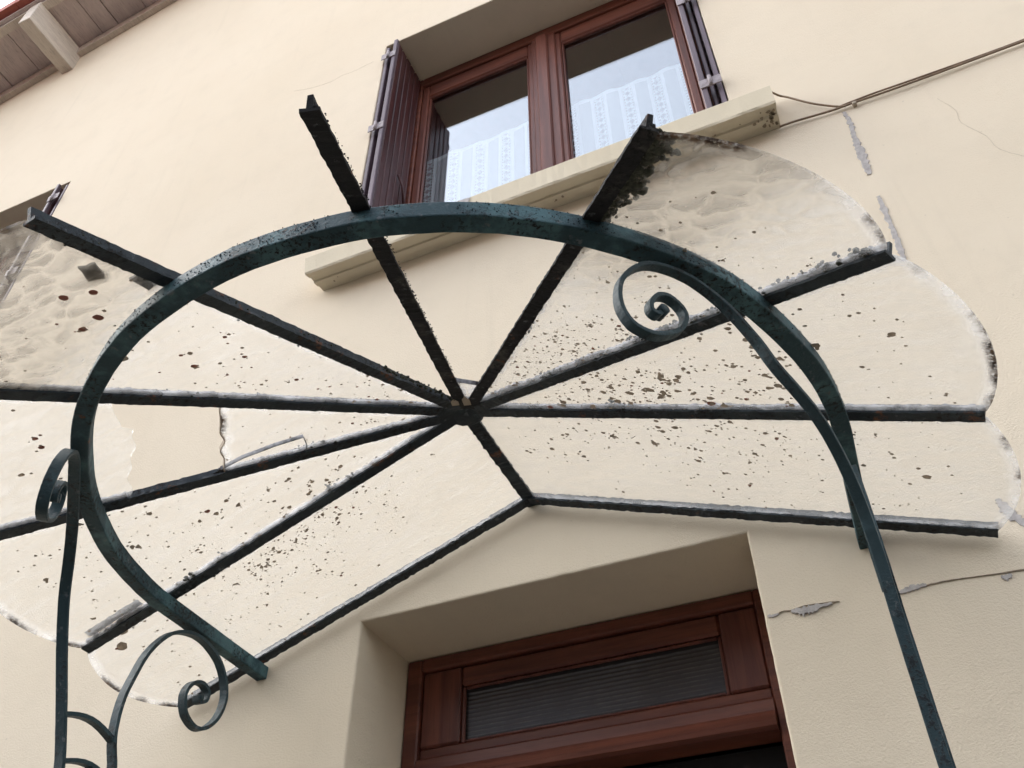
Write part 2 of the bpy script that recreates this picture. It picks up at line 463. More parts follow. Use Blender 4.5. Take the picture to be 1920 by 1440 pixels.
def front_wall():
    bm = bmesh.new()
    def loop(pts):
        vs = [bm.verts.new(p) for p in pts]
        return vs, [bm.edges.new((vs[i], vs[(i + 1) % len(vs)])) for i in range(len(vs))]
    edges = []
    _, e = loop([(HX0, 0, -0.1), (HX1, 0, -0.1), (HX1, 0, z_soffit(HX1) + 0.05), (CX, 0, z_soffit(CX) + 0.05), (HX0, 0, z_soffit(HX0) + 0.05)])
    edges += e
    rr = random.Random(3)
    for k, (x0, x1, z0, z1, dep) in OPEN.items():
        pts, outw = [], []
        def seg(ax, az, bx, bz, ox, oz):
            L = math.hypot(bx - ax, bz - az); n = max(2, int(L / 0.022))
            for i in range(n):
                t = i / n
                j = 0.0009 * (noise.noise(Vector((ax + (bx - ax) * t, az + (bz - az) * t, 0)) * 40) + rr.uniform(-0.6, 0.6))
                pts.append((ax + (bx - ax) * t + ox * j, az + (bz - az) * t + oz * j)); outw.append((ox, oz))
        seg(x0, z0, x1, z0, 0, -1); seg(x1, z0, x1, z1, 1, 0); seg(x1, z1, x0, z1, 0, 1); seg(x0, z1, x0, z0, -1, 0)
        rings = []
        n = len(pts)
        cxx, czz = (x0 + x1) / 2, (z0 + z1) / 2
        hx, hz = (x1 - x0) / 2, (z1 - z0) / 2
        for off, y in ((0.005, 0.0), (0.0016, 0.0012), (0.0, 0.005), (0.0, dep)):
            ring = []
            for (px, pz) in pts:
                sx = (px - cxx) * (1 + off / hx); sz = (pz - czz) * (1 + off / hz)
                ring.append((cxx + sx, y, czz + sz))
            if y == 0.0:
                vs, e = loop(ring); edges += e
            else:
                vs = [bm.verts.new(p) for p in ring]
            rings.append(vs)
        for a, b in zip(rings[:-1], rings[1:]):
            for i in range(n):
                bm.faces.new((a[i], a[(i + 1) % n], b[(i + 1) % n], b[i]))
    bmesh.ops.triangle_fill(bm, edges=edges, use_beauty=True, use_dissolve=False)
    bmesh.ops.recalc_face_normals(bm, faces=bm.faces)
    me = bpy.data.meshes.new('wall'); bm.to_mesh(me); bm.free()
    me.materials.append(M['plaster'])
    o = bpy.data.objects.new('wall', me); COL.objects.link(o)
    o.parent = house; o.matrix_parent_inverse = house.matrix_world.inverted()
    return o
wall = front_wall()
for (a, b) in (((HX0, 0), (HX0, HY1)), ((HX0, HY1), (HX1, HY1)), ((HX1, HY1), (HX1, 0))):
    za, zb = z_soffit(a[0]) + 0.05, z_soffit(b[0]) + 0.05
    mesh_obj('wall', [(a[0], a[1], -0.1), (b[0], b[1], -0.1), (b[0], b[1], zb), (a[0], a[1], za)], [[0, 1, 2, 3]], 'plaster', house)
mesh_obj('ceiling', [(HX0, 0.32, 3.3), (HX1, 0.32, 3.3), (HX1, HY1, 3.3), (HX0, HY1, 3.3)], [[0, 1, 2, 3]], 'room', house)

# roof slabs, soffit boards, verge pieces
YV = -0.40
for s in (-1, 1):
    xe = HX0 - 0.5 if s < 0 else HX1 + 0.5
    vs = []
    for y in (YV - 0.05, HY1 + 0.5):
        for x in (xe, CX):
            for dz in (0.075, 0.13):
                vs.append((x, y, z_soffit(x) + dz))
    mesh_obj('roof', vs, [[0, 2, 3, 1], [4, 5, 7, 6], [0, 1, 5, 4], [2, 6, 7, 3], [0, 4, 6, 2], [1, 3, 7, 5]], 'tile', house)

soffit = mesh_obj('soffit', [(HX0 - 0.4, -0.35, z_soffit(HX0 - 0.4) + 0.062), (CX, -0.35, z_soffit(CX) + 0.062), (CX, 0, z_soffit(CX) + 0.062), (HX0 - 0.4, 0, z_soffit(HX0 - 0.4) + 0.062),
                             (HX1 + 0.4, -0.35, z_soffit(HX1 + 0.4) + 0.062), (HX1 + 0.4, 0, z_soffit(HX1 + 0.4) + 0.062)], [[0, 1, 2, 3], [1, 4, 5, 2]], 'eave_panel', house)
BW = 0.235
board_me = None
def slope_box(name, x0, x1, y0, y1, d0, d1, mat, parent):
    vs = []
    for x in (x0, x1):
        for y in (y0, y1):
            for d in (d0, d1):
                vs.append((x, y, z_soffit(x) + d))
    return mesh_obj(name, vs, [[0, 1, 3, 2], [4, 6, 7, 5], [0, 4, 5, 1], [2, 3, 7, 6], [0, 2, 6, 4], [1, 5, 7, 3]], mat, parent)
x = -5.8
i = 0
while x < -2.4:
    w = (0.13, 0.235, 0.235, 0.31)[i % 4]
    slope_box('soffit_board', x + 0.004, x + w - 0.004, -0.348, -0.002, 0.040 + 0.004 * (i % 2), 0.058, 'eave_panel', soffit)
    x += w; i += 1
for s in (-1, 1):
    xa, xb = (HX0 - 0.45, CX) if s < 0 else (CX, HX1 + 0.45)
    slope_box('frieze_board', xa, xb, -0.040, -0.002, -0.060, 0.038, 'eave_wood', house)
    slope_box('barge_board', xa, xb, -0.408, -0.352, 0.005, 0.06, 'eave_wood', house)
    slope_box('verge_strip', xa, xb, -0.436, -0.410, 0.030, 0.072, 'eave_panel', house)
for k in range(10):
    xa = -6.5 + k * 0.36
    slope_box('verge_tile', xa, xa + 0.352, -0.484, -0.430, 0.050 + 0.006 * (k % 2), 0.150, 'tile', house)
for xp in (-5.75, -4.222, -2.65, CX, 1.25, 2.82):
    zt = z_soffit(xp) + 0.03
    box('purlin', xp - 0.052, xp + 0.052, -0.415, 0.02, zt - 0.245 if abs(xp + 4.222) < 0.01 else zt - 0.22, zt, 'eave_wood', house, 0.004)

# ------------------------------------------------------------------ upstairs windows: frame > casements, panes; shutters > boards, hinges; sill
def window(dx, dz, label):
    X = lambda a: a + dx
    Z = lambda a: a + dz
    z0, z1 = Z(4.15), Z(5.824)
    fr = multi_box('window', [(X(-1.418), X(-1.335), 0.229, 0.30, z0, z1), (X(-0.055), X(0.028), 0.229, 0.30, z0, z1),
                              (X(-1.335), X(-0.055), 0.229, 0.30, Z(5.752), z1), (X(-1.335), X(-0.055), 0.229, 0.30, z0, Z(4.22))], 'mahogany_h', house, 0.004)
    if label: fr['label'] = label
    for (a, b) in ((-1.334, -0.735), (-0.640, -0.056)):
        l = multi_box('stile', [(X(a), X(a + 0.036), 0.238, 0.288, Z(4.221), Z(5.751))], 'mahogany_v', fr, 0.006)
        multi_box('stile', [(X(b - 0.036), X(b), 0.238, 0.288, Z(4.221), Z(5.751))], 'mahogany_v', fr, 0.006)
        multi_box('rail', [(X(a + 0.0365), X(b - 0.0365), 0.240, 0.288, Z(5.652), Z(5.751))], 'mahogany_h', fr, 0.006)
        multi_box('rail', [(X(a + 0.0365), X(b - 0.0365), 0.240, 0.288, Z(4.221), Z(4.30))], 'mahogany_h', fr, 0.006)
        multi_box('glazing_bead', [(X(a + 0.037), X(b - 0.037), 0.246, 0.262, Z(5.641), Z(5.6515)), (X(a + 0.037), X(a + 0.046), 0.246, 0.262, Z(4.301), Z(5.64)),
                                   (X(b - 0.046), X(b - 0.037), 0.246, 0.262, Z(4.301), Z(5.64))], 'mahogany_v', fr, 0.003)
        box('pane', X(a + 0.02), X(b - 0.02), 0.264, 0.268, Z(4.28), Z(5.68), 'wglass', fr, 0)
    box('cover_strip', X(-0.747), X(-0.628), 0.226, 0.2372, Z(4.222), Z(5.750), 'mahogany_v', fr, 0.005)
    box('cover_strip', X(-0.722), X(-0.664), 0.212, 0.2255, Z(4.222), Z(5.748), 'mahogany_v', fr, 0.006)
    # folded shutters, three leaves against each jamb
    for s in (-1, 1):
        e = -1.42 if s < 0 else 0.03
        def bx(o0, o1):
            a, b = e - s * o0, e - s * o1
            return (X(min(a, b)), X(max(a, b)))
        hz1 = Z(5.802)
        leafs = [(0.004, 0.022, 0.000), (0.030, 0.047, 0.022), (0.054, 0.075, -0.018)]
        sh = None
        for (a, b, y0) in leafs:
            xa, xb = bx(a, b)
            if sh is None:
                sh = box('shutter', xa, xb, y0, 0.222, Z(4.16), hz1, 'shutter_edge', house, 0.003)
            else:
                # inner leaves are boarded: narrow boards with open joints
                box('leaf_edge', xa, xb, y0, y0 + 0.016, Z(4.16), hz1 + (0.012 if a > 0.05 else 0), 'shutter_edge', sh, 0.003)
                y = y0 + 0.0175; k = 0
                wd = 0.042
                while y < 0.215:
                    y2 = min(y + wd - 0.005, 0.222)
                    box('board', xa + (0.001 if k % 2 else 0), xb - (0.001 if k % 2 else 0), y, y2, Z(4.162), hz1 - 0.002, 'shutter', sh, 0.0035)
                    y += wd; k += 1
        for hz in (5.672, 5.045, 4.42):
            xa, xb = bx(0.000, 0.076)
            box('hinge', xa, xb, -0.0225, -0.0185, Z(hz - 0.024), Z(hz + 0.024), 'hinge', sh, 0.001)
            xm = (xa + xb) / 2
            tube('hinge_pin', [(xm, -0.026, Z(hz - 0.028)), (xm, -0.026, Z(hz + 0.028))], 0.007, 'hinge', sh)
        if s < 0:
            xa = bx(0.0765, 0.088)[0]
            tube('shutter_latch', [(xa + 0.006, 0.13, Z(4.86)), (xa + 0.022, 0.15, Z(4.79)), (xa + 0.012, 0.19, Z(4.70))], 0.006, 'shutter', sh)
    return fr
window(0, 0, 'brown two-casement window above the canopy with lace behind the glass')
window(-3.473, 0.048, 'second upstairs window at the far left, mostly out of frame')

def sill(dx, dz):
    # moulded profile (y, z): top slopes outwards, underside with three shallow steps
    prof = [(0.229, 4.218), (0.0, 4.192), (-0.096, 4.150), (-0.098, 4.146), (-0.098, 4.060), (-0.094, 4.052), (-0.075, 4.052), (-0.072, 4.058), (-0.054, 4.058), (-0.051, 4.050),
            (-0.031, 4.050), (-0.028, 4.057), (0.0, 4.056), (0.02, 4.056), (0.02, 4.12), (0.229, 4.16)]
    xs = []
    xa, xb = -1.532, 0.157
    n = 84
    V, F = [], []
    m = len(prof)
    for i in range(n + 1):
        t = i / n
        for (y, z) in prof:
            # inside the reveal the sill is as wide as the opening only
            lo, hi = (xa, xb) if y < 0.001 else (-1.4195, 0.0295)
            if y < 0.001 and y > -0.09: lo, hi = lo + 0.012 * (1 + y / 0.09) + 0.004, hi - 0.003
            x = lo + (hi - lo) * t
            j = 0.0022 * noise.noise(Vector((x * 30, y * 90, z * 90))) + 0.0014 * noise.noise(Vector((x * 110, y * 200, z * 200)))
            ch = 0.0
            if z < 4.07 and t < 0.02: ch = 0.014
            V.append((x + dx + ch, y + (j if y < 0 else 0), z + dz + j))
    for i in range(n):
        for k in range(m):
            F.append([i * m + k, i * m + (k + 1) % m, (i + 1) * m + (k + 1) % m, (i + 1) * m + k])
    F.append(list(range(m))[::-1]); F.append([n * m + k for k in range(m)])
    o = mesh_obj('window_sill', V, F, 'sill', house)
    return o
s1 = sill(0, 0)
sill(-3.473, 0.048)
# mortar repair across the sill front
mesh_obj('sill_repair', [(-0.962, -0.1005, 4.064), (-0.925, -0.1005, 4.060), (-0.890, -0.1005, 4.064), (-0.866, -0.1005, 4.142), (-0.915, -0.1005, 4.147), (-0.985, -0.1005, 4.139), (-0.972, -0.1005, 4.10)],
         [list(range(7))], 'filler', s1)
mesh_obj('sill_crack', [(-0.925, -0.1015, 4.058), (-0.921, -0.1015, 4.058), (-0.914, -0.1015, 4.085), (-0.921, -0.1015, 4.11), (-0.908, -0.1015, 4.145), (-0.911, -0.1015, 4.145), (-0.925, -0.1015, 4.11), (-0.918, -0.1015, 4.085)],
         [list(range(8))], 'crack', s1)
V, F = [], []
rl = random.Random(55)
for k in range(44):                       # black mould spots, thickest at the broken right end
    q = rl.random()
    x = 0.15 - abs(rl.gauss(0, 0.035)) if q < 0.65 else rl.uniform(-1.5, 0.1)
    y = rl.uniform(-0.09, -0.02); r = rl.uniform(0.002, 0.007) if q < 0.65 else rl.uniform(0.002, 0.005)
    b = len(V)
    V += [(x + r * math.cos(a) * rl.uniform(0.6, 1.3), y + r * math.sin(a) * rl.uniform(0.6, 1.3), 4.0475) for a in [2 * math.pi * i / 8 for i in range(8)]]
    F.append(list(range(b, b + 8)))
tag(mesh_obj('mould', V, F, 'crack', s1), kind='stuff')

# ------------------------------------------------------------------ door with fanlight
door = multi_box('door', [(-1.170, -1.128, 0.240, 0.30, 0.02, 2.665), (-0.250, -0.207, 0.240, 0.30, 0.02, 2.665), (-1.128, -0.250, 0.240, 0.30, 2.630, 2.665)], 'mahogany_h', house, 0.004)
door['label'] = 'dark red wooden door frame with a ribbed glass fanlight'
box('stile', -1.127, -1.018, 0.252, 0.30, 2.432, 2.629, 'mahogany_v', door, 0.005)
box('stile', -0.342, -0.251, 0.252, 0.30, 2.432, 2.629, 'mahogany_v', door, 0.005)
box('rail', -1.0175, -0.3425, 0.254, 0.30, 2.578, 2.629, 'mahogany_h', door, 0.006)
box('rail', -1.127, -0.251, 0.256, 0.30, 2.405, 2.4315, 'mahogany_h', door, 0.004)
V, F = [], []
prof = [(0.30, 2.404), (0.246, 2.404), (0.240, 2.398), (0.236, 2.372), (0.226, 2.360), (0.216, 2.345), (0.218, 2.334), (0.230, 2.328), (0.30, 2.328)]
for x in (-1.127, -0.251):
    V += [(x, a, b) for a, b in prof]
m = len(prof)
F = [[k, (k + 1) % m, m + (k + 1) % m, m + k] for k in range(m)] + [list(range(m)), [m + k for k in range(m)][::-1]]
mesh_obj('transom', V, F, 'mahogany_h', door)
multi_box('glazing_bead', [(-1.0175, -1.008, 0.262, 0.272, 2.433, 2.577), (-0.352, -0.3425, 0.262, 0.272, 2.433, 2.577), (-1.007, -0.353, 0.262, 0.272, 2.433, 2.441), (-1.007, -0.353, 0.262, 0.272, 2.570, 2.577)], 'mahogany_v', door, 0.003)
box('fanlight_pane', -1.03, -0.33, 0.276, 0.281, 2.42, 2.59, 'rglass', door, 0)
leaf = multi_box('door_leaf', [(-1.126, -0.252, 0.31, 0.35, 0.03, 2.326)], 'door_dark', door, 0.004)
multi_box('door_panel', [(-1.03, -0.74, 0.300, 0.309, 1.3, 2.18), (-0.64, -0.35, 0.300, 0.309, 1.3, 2.18)], 'door_dark', door, 0.004)
box('doorstep', -1.3, -0.1, -0.35, 0.2, 0.0, 0.14, 'filler', house, 0.01)

# ------------------------------------------------------------------ cracks and filler on the render
def ribbon(name, pts, widths, mat, y=-0.0022, seed=0, sub=9, rough=0.22):
    rr = random.Random(seed)
    P = catmull([(a, 0, b) for a, b in pts], sub)
    n = len(P)
    V, F = [], []
    for i, p in enumerate(P):
        tan = (P[min(i + 1, n - 1)] - P[max(i - 1, 0)]).normalized()
        nn = Vector((-tan.z, 0, tan.x))
        f = i / (n - 1) * (len(widths) - 1); k = min(int(f), len(widths) - 2)
        w = widths[k] + (widths[k + 1] - widths[k]) * (f - k)
        a, b = w * (0.5 + rough * rr.uniform(-1, 1)), w * (0.5 + rough * rr.uniform(-1, 1))
        V += [p + nn * a + Vector((0, 0.0015, 0)), p + nn * a * 0.8 + Vector((0, y, 0)), p - nn * b * 0.8 + Vector((0, y, 0)), p - nn * b + Vector((0, 0.0015, 0))]
    for i in range(n - 1):
        for k in range(3):
            F.append([i * 4 + k, i * 4 + k + 1, (i + 1) * 4 + k + 1, (i + 1) * 4 + k])
    return mesh_obj(name, V, F, mat, wall)
ribbon('crack_filler', [(0.335, 4.02), (0.338, 3.95), (0.331, 3.87), (0.330, 3.78), (0.327, 3.70)], [0.010, 0.016, 0.018, 0.026, 0.014], 'filler', seed=1)
ribbon('crack_filler', [(0.323, 3.60), (0.322, 3.53), (0.321, 3.45), (0.318, 3.38), (0.314, 3.335)], [0.008, 0.018, 0.012, 0.016, 0.010], 'filler', seed=2)
ribbon('crack_filler', [(0.287, 2.612), (0.293, 2.585), (0.305, 2.560), (0.335, 2.515)], [0.010, 0.022, 0.020, 0.012], 'filler', seed=3)
ribbon('crack_filler', [(-0.198, 2.464), (-0.186, 2.462), (-0.176, 2.464)], [0.008, 0.006, 0.004], 'filler', seed=4)
ribbon('crack_filler', [(-0.150, 2.464), (-0.128, 2.459), (-0.105, 2.461), (-0.070, 2.463)], [0.004, 0.021, 0.015, 0.004], 'filler', y=-0.004, seed=5)
ribbon('crack_filler', [(0.055, 2.457), (0.080, 2.461), (0.108, 2.462)], [0.006, 0.014, 0.006], 'filler', y=-0.003, seed=6)
ribbon('crack_filler', [(0.238, 2.448), (0.247, 2.445), (0.256, 2.449)], [0.006, 0.016, 0.006], 'filler', seed=7)
ribbon('crack', [(-0.176, 2.465), (-0.165, 2.468), (-0.15, 2.466), (-0.12, 2.470), (-0.07, 2.466), (-0.055, 2.464)], [0.002, 0.0015, 0.002, 0.0015, 0.003, 0.001], 'crack', seed=8)
ribbon('crack', [(0.105, 2.461), (0.15, 2.4615), (0.20, 2.458), (0.25, 2.4545), (0.32, 2.453), (0.5, 2.455)], [0.003, 0.0025, 0.0015, 0.003, 0.003, 0.002], 'crack', seed=9)
ribbon('crack', [(-0.505, 3.98), (-0.496, 3.93), (-0.500, 3.90), (-0.483, 3.85), (-0.478, 3.82), (-0.466, 3.79), (-0.47, 3.75)], [0.0006, 0.0012, 0.0010, 0.0006], 'hairline', y=-0.0005, seed=10, sub=3)
ribbon('crack', [(-1.95, 5.78), (-1.84, 5.73), (-1.72, 5.705), (-1.66, 5.72), (-1.60, 5.71), (-1.48, 5.722)], [0.0006, 0.0014, 0.0018, 0.0008], 'hairline', y=-0.0005, seed=11, sub=3)
ribbon('crack', [(0.575, 3.93), (0.60, 3.85), (0.595, 3.79), (0.63, 3.70), (0.64, 3.63), (0.70, 3.55), (0.78, 3.48)], [0.0005, 0.0011, 0.0010, 0.0005], 'hairline', y=-0.0005, seed=12, sub=3)

# ------------------------------------------------------------------ cables on the wall
cab = empty('wall_cable', (0.35, -0.01, 4.03), 'thin brown twin cable running along the wall to the right of the sill', 'cable')
main = [(0.15, -0.012, 4.045), (0.2, -0.010, 4.047), (0.30, -0.010, 4.036), (0.36, -0.011, 4.034), (0.55, -0.012, 4.030), (0.85, -0.011, 4.038), (1.3, -0.012, 4.045), (2.2, -0.012, 4.05)]
tube('cable', catmull(main, 6), 0.0034, 'cable', cab)
tube('cable', catmull([(0.157, -0.06, 4.17), (0.18, -0.02, 4.195), (0.205, -0.012, 4.178), (0.26, -0.012, 4.105), (0.32, -0.012, 4.045), (0.345, -0.012, 4.030)], 6), 0.0034, 'cable', cab)
tube('cable', catmull([(0.33, -0.011, 4.040), (0.42, -0.011, 4.045), (0.55, -0.011, 4.043), (0.75, -0.011, 4.042), (0.9, -0.011, 4.046), (1.3, -0.012, 4.058), (2.2, -0.012, 4.064)], 6), 0.0030, 'cable', cab)
for x, z in ((0.37, 4.030), (0.9, 4.031)):
    box('cable_clip', x - 0.006, x + 0.006, -0.017, -0.001, z - 0.008, z + 0.005, 'clip', cab, 0.002)

# ------------------------------------------------------------------ lace half-curtains
def curtain(x0, x1, label):
    nx, nz = 90, 24
    V, F, UV = [], [], []
    zt, zb = 5.205, 4.23
    for j in range(nz + 1):
        for i in range(nx + 1):
            x = x0 + (x1 - x0) * i / nx
            z = zb + (zt - zb) * j / nz
            if j == nz:
                z -= 0.007 * (1 - abs(math.sin(math.pi * (x - x0) / 0.128))) ** 1.2
            y = 0.315 + 0.0035 * math.sin(x * 49 + 0.4) + 0.003 * math.sin(x * 17)
            V.append((x, y, z)); UV.append((x - x0 + 0.03, (z - zb)))
    for j in range(nz):
        for i in range(nx):
            a = j * (nx + 1) + i
            F.append([a, a + 1, a + nx + 2, a + nx + 1])
    o = mesh_obj('lace_curtain', V, F, 'lace', None, True)
    uv = o.data.uv_layers.new(name='UVMap')
    for lp in o.data.loops:
        uv.data[lp.index].uv = UV[lp.vertex_index]
    tag(o, label, 'curtain', 'lace half-curtains in the window')
curtain(-1.335, -0.765, 'white lace half-curtain behind the left casement, beside the open shutter boards')
curtain(-0.640, -0.055, 'white lace half-curtain behind the right casement of the upstairs window')

# ------------------------------------------------------------------ glass canopy
H = Vector((CX, -0.386, 2.881))          # hub, underside of the bars
S = 0.375                                # fall of the ribs
ANG = [0.8, 26.4, 50.5, 74.5, 100.0, 127.0, 154.6, 181.3]
RO = 0.958
def rdir(k):
    a = R(ANG[k])
    return Vector((math.cos(a), -math.sin(a), -S))
W = Vector((CX, -0.012, 2.881))
canopy = empty('glass_canopy', (CX, 0, 0), 'rusty green iron canopy with fan of scalloped glass panes over the door', 'canopy')

def t_bar(name, p0, p1, mat='iron', jit=0.0007, parent=None, fw=0.025, ft=0.005, wt=0.007, wh=0.024, seed=0, crust=0.0):
    """inverted T section: flange below, web above"""
    rr = random.Random(seed)
    p0, p1 = Vector(p0), Vector(p1)
    tan = (p1 - p0).normalized()
    side = tan.cross(Vector((0, 0, 1))).normalized()
    up = side.cross(tan).normalized()
    prof = [(-fw / 2, 0), (fw / 2, 0), (fw / 2, ft), (wt / 2, ft), (wt / 2, wh), (-wt / 2, wh), (-wt / 2, ft), (-fw / 2, ft)]
    L = (p1 - p0).length
    n = max(2, int(L / 0.008))
    V, F = [], []
    for i in range(n + 1):
        c = p0 + (p1 - p0) * (i / n)
        for a, b in prof:
            j1, j2 = rr.gauss(0, jit), rr.gauss(0, jit)
            if crust:
                j1 += crust * (1 if a > 0 else -1) * max(0, noise.noise(Vector((i * 0.35 + (3 if a > 0 else 9), seed, 0))) + 0.35 * rr.random())
                j2 += crust * 0.5 * rr.uniform(-1, 1)
            V.append(c + side * (a + j1) + up * (b + j2))
    for i in range(n):
        for k in range(8):
            F.append([i * 8 + k, i * 8 + (k + 1) % 8, (i + 1) * 8 + (k + 1) % 8, (i + 1) * 8 + k])
    F.append(list(range(8))[::-1]); F.append([n * 8 + k for k in range(8)])
    return mesh_obj(name, V, F, mat, parent or canopy)

ribs = []
for k in range(8):
    d = rdir(k)
    ro = RO + (0.012 if k in (2, 3) else 0)
    ribs.append(t_bar('rib', H + d * 0.02, H + d * ro, 'iron_rough' if k in (2, 3) else 'iron', 0.0004, seed=20 + k, crust={2: 0.0010, 3: 0.0016}.get(k, 0.0004)))
t_bar('ridge_bar', H + Vector((0, -0.01, 0)), W + Vector((0, 0.012, 0)), 'iron', seed=40, crust=0.0007, fw=0.031)
# wall rails: angle bars against the wall
for s in (-1, 1):
    a = W + Vector((0, -0.012, -0.002)); b = Vector((CX + s * 0.962, -0.024, 2.881 - 0.372 * 0.962))
    t_bar('wall_rail', a, b, 'iron', seed=41 + s, crust=0.0007, fw=0.028)
# hub: boss plate under the meeting bars
V, F = [], []
nh = 14
for r, z in ((0.010, -0.008), (0.032, -0.006), (0.038, -0.001), (0.039, 0.010), (0.030, 0.028), (0.010, 0.034)):
    for i in range(nh):
        a = 2 * math.pi * i / nh
        q = r * (1 + 0.07 * math.sin(a * 3))
        V.append(H + Vector((q * math.cos(a), q * math.sin(a), z - 0.004)))
for j in range(5):
    for i in range(nh):
        F.append([j * nh + i, j * nh + (i + 1) % nh, (j + 1) * nh + (i + 1) % nh, (j + 1) * nh + i])
F.append(list(range(nh))[::-1]); F.append([5 * nh + i for i in range(nh)])
mesh_obj('hub', V, F, 'iron', canopy)
# bare rust and filler where the broken bars meet the hub
for k, (r0, r1, off) in enumerate(((0.055, 0.085, -0.012), (0.050, 0.095, 0.013))):
    d = rdir(3); sd = Vector((-d.y, d.x, 0)).normalized()
    V = [H + d * (r0 + (r1 - r0) * t) + sd * (off + o_) + Vector((0, 0, zz)) for t, o_, zz in ((0, -0.008, -0.003), (0, 0.008, -0.003), (0.6, 0.009, -0.002), (1, 0.001, 0.0), (0.7, -0.007, -0.002), (0.3, 0, 0.012))]
    mesh_obj('old_mastic', V, [[0, 1, 2, 3, 4], [0, 5, 1], [1, 5, 2], [2, 5, 3], [3, 5, 4], [4, 5, 0]], 'clip', canopy)

# arch bar: U in plan, under the ribs
AZ0, AZ1, AW = 2.567, 2.599, 0.031
ARX = [(0, .741), (20, .748), (35, .758), (60, .759), (72, .755), (84, .746), (105, .733), (122, .723), (139, .714), (153, .717), (168, .728), (180, .738)]
def arch_r(deg):                          # the hand-bent bar is not quite a half circle
    deg = max(0, min(180, deg))
    for (a0, r0), (a1, r1) in zip(ARX[:-1], ARX[1:]):
        if deg <= a1:
            t = (deg - a0) / (a1 - a0); t = t * t * (3 - 2 * t) * 0.5 + t * 0.5
            return r0 + (r1 - r0) * t
def arch_p(deg, extra=0.0):
    r = arch_r(deg) + extra
    return (CX + r * math.cos(R(deg)), -0.386 - r * math.sin(R(deg)))
path = []
for i in range(7):
    path.append((CX + 0.729 + 0.012 * i / 7, -0.386 * i / 7 + 0.004, 0))
for i in range(91):
    path.append((*arch_p(2 * i), 0))
for i in range(7):
    path.append((CX - 0.738 - 0.008 * (i + 1) / 7, -0.386 * (1 - (i + 1) / 7) + 0.004, 0))
path = [Vector((p[0], p[1], (AZ0 + AZ1) / 2)) for p in path]
arch = sweep('arch_bar', path, Vector((0, 0, 1)), AZ1 - AZ0, AW, 'iron_green', canopy, jit=0.0004)
bevel(arch, 0.0025, 2, 50)

# brackets: two bars per side rising from the ground, flaring to the arch and curling into scrolls
RY = [(-0.375, 0.000), (-0.375, 1.200), (-0.380, 1.900), (-0.388, 2.120), (-0.398, 2.210), (-0.414, 2.250), (-0.424, 2.285), (-0.426, 2.340), (-0.417, 2.387), (-0.395, 2.458), (-0.354, 2.518), (-0.306, 2.549), (-0.246, 2.559), (-0.184, 2.541), (-0.146, 2.506), (-0.130, 2.462), (-0.141, 2.416), (-0.171, 2.381), (-0.205, 2.369), (-0.242, 2.383), (-0.259, 2.413), (-0.256, 2.438), (-0.236, 2.460), (-0.209, 2.466), (-0.190, 2.454), (-0.193, 2.434), (-0.213, 2.424), (-0.220, 2.436)]
FD = Vector((math.cos(R(-127)), math.sin(R(-127)), 0))
def F3(s_, z):
    return Vector((-0.067, -0.798, 0)) + FD * s_ + Vector((0, 0, z))
LOW = [Vector((0.030, -0.465, 0.0)), Vector((0.030, -0.465, 1.2)), Vector((0.030, -0.470, 1.7)), Vector((0.029, -0.493, 1.96)), Vector((0.028, -0.530, 2.11)), Vector((0.028, -0.570, 2.25)), Vector((0.021, -0.622, 2.33)), Vector((0.003, -0.690, 2.385))]
SPI = [(-0.060, 2.440), (-0.035, 2.478), (0.009, 2.524), (0.060, 2.550), (0.104, 2.553), (0.145, 2.541), (0.176, 2.514), (0.198, 2.479), (0.206, 2.446), (0.204, 2.419), (0.192, 2.4), (0.176, 2.394), (0.154, 2.396), (0.13, 2.409),
       (0.109, 2.428), (0.097, 2.453), (0.098, 2.47), (0.109, 2.482), (0.124, 2.486), (0.14, 2.478), (0.153, 2.459), (0.155, 2.443), (0.145, 2.439), (0.136, 2.450)]
FR = LOW + [F3(a, b) for a, b in SPI]
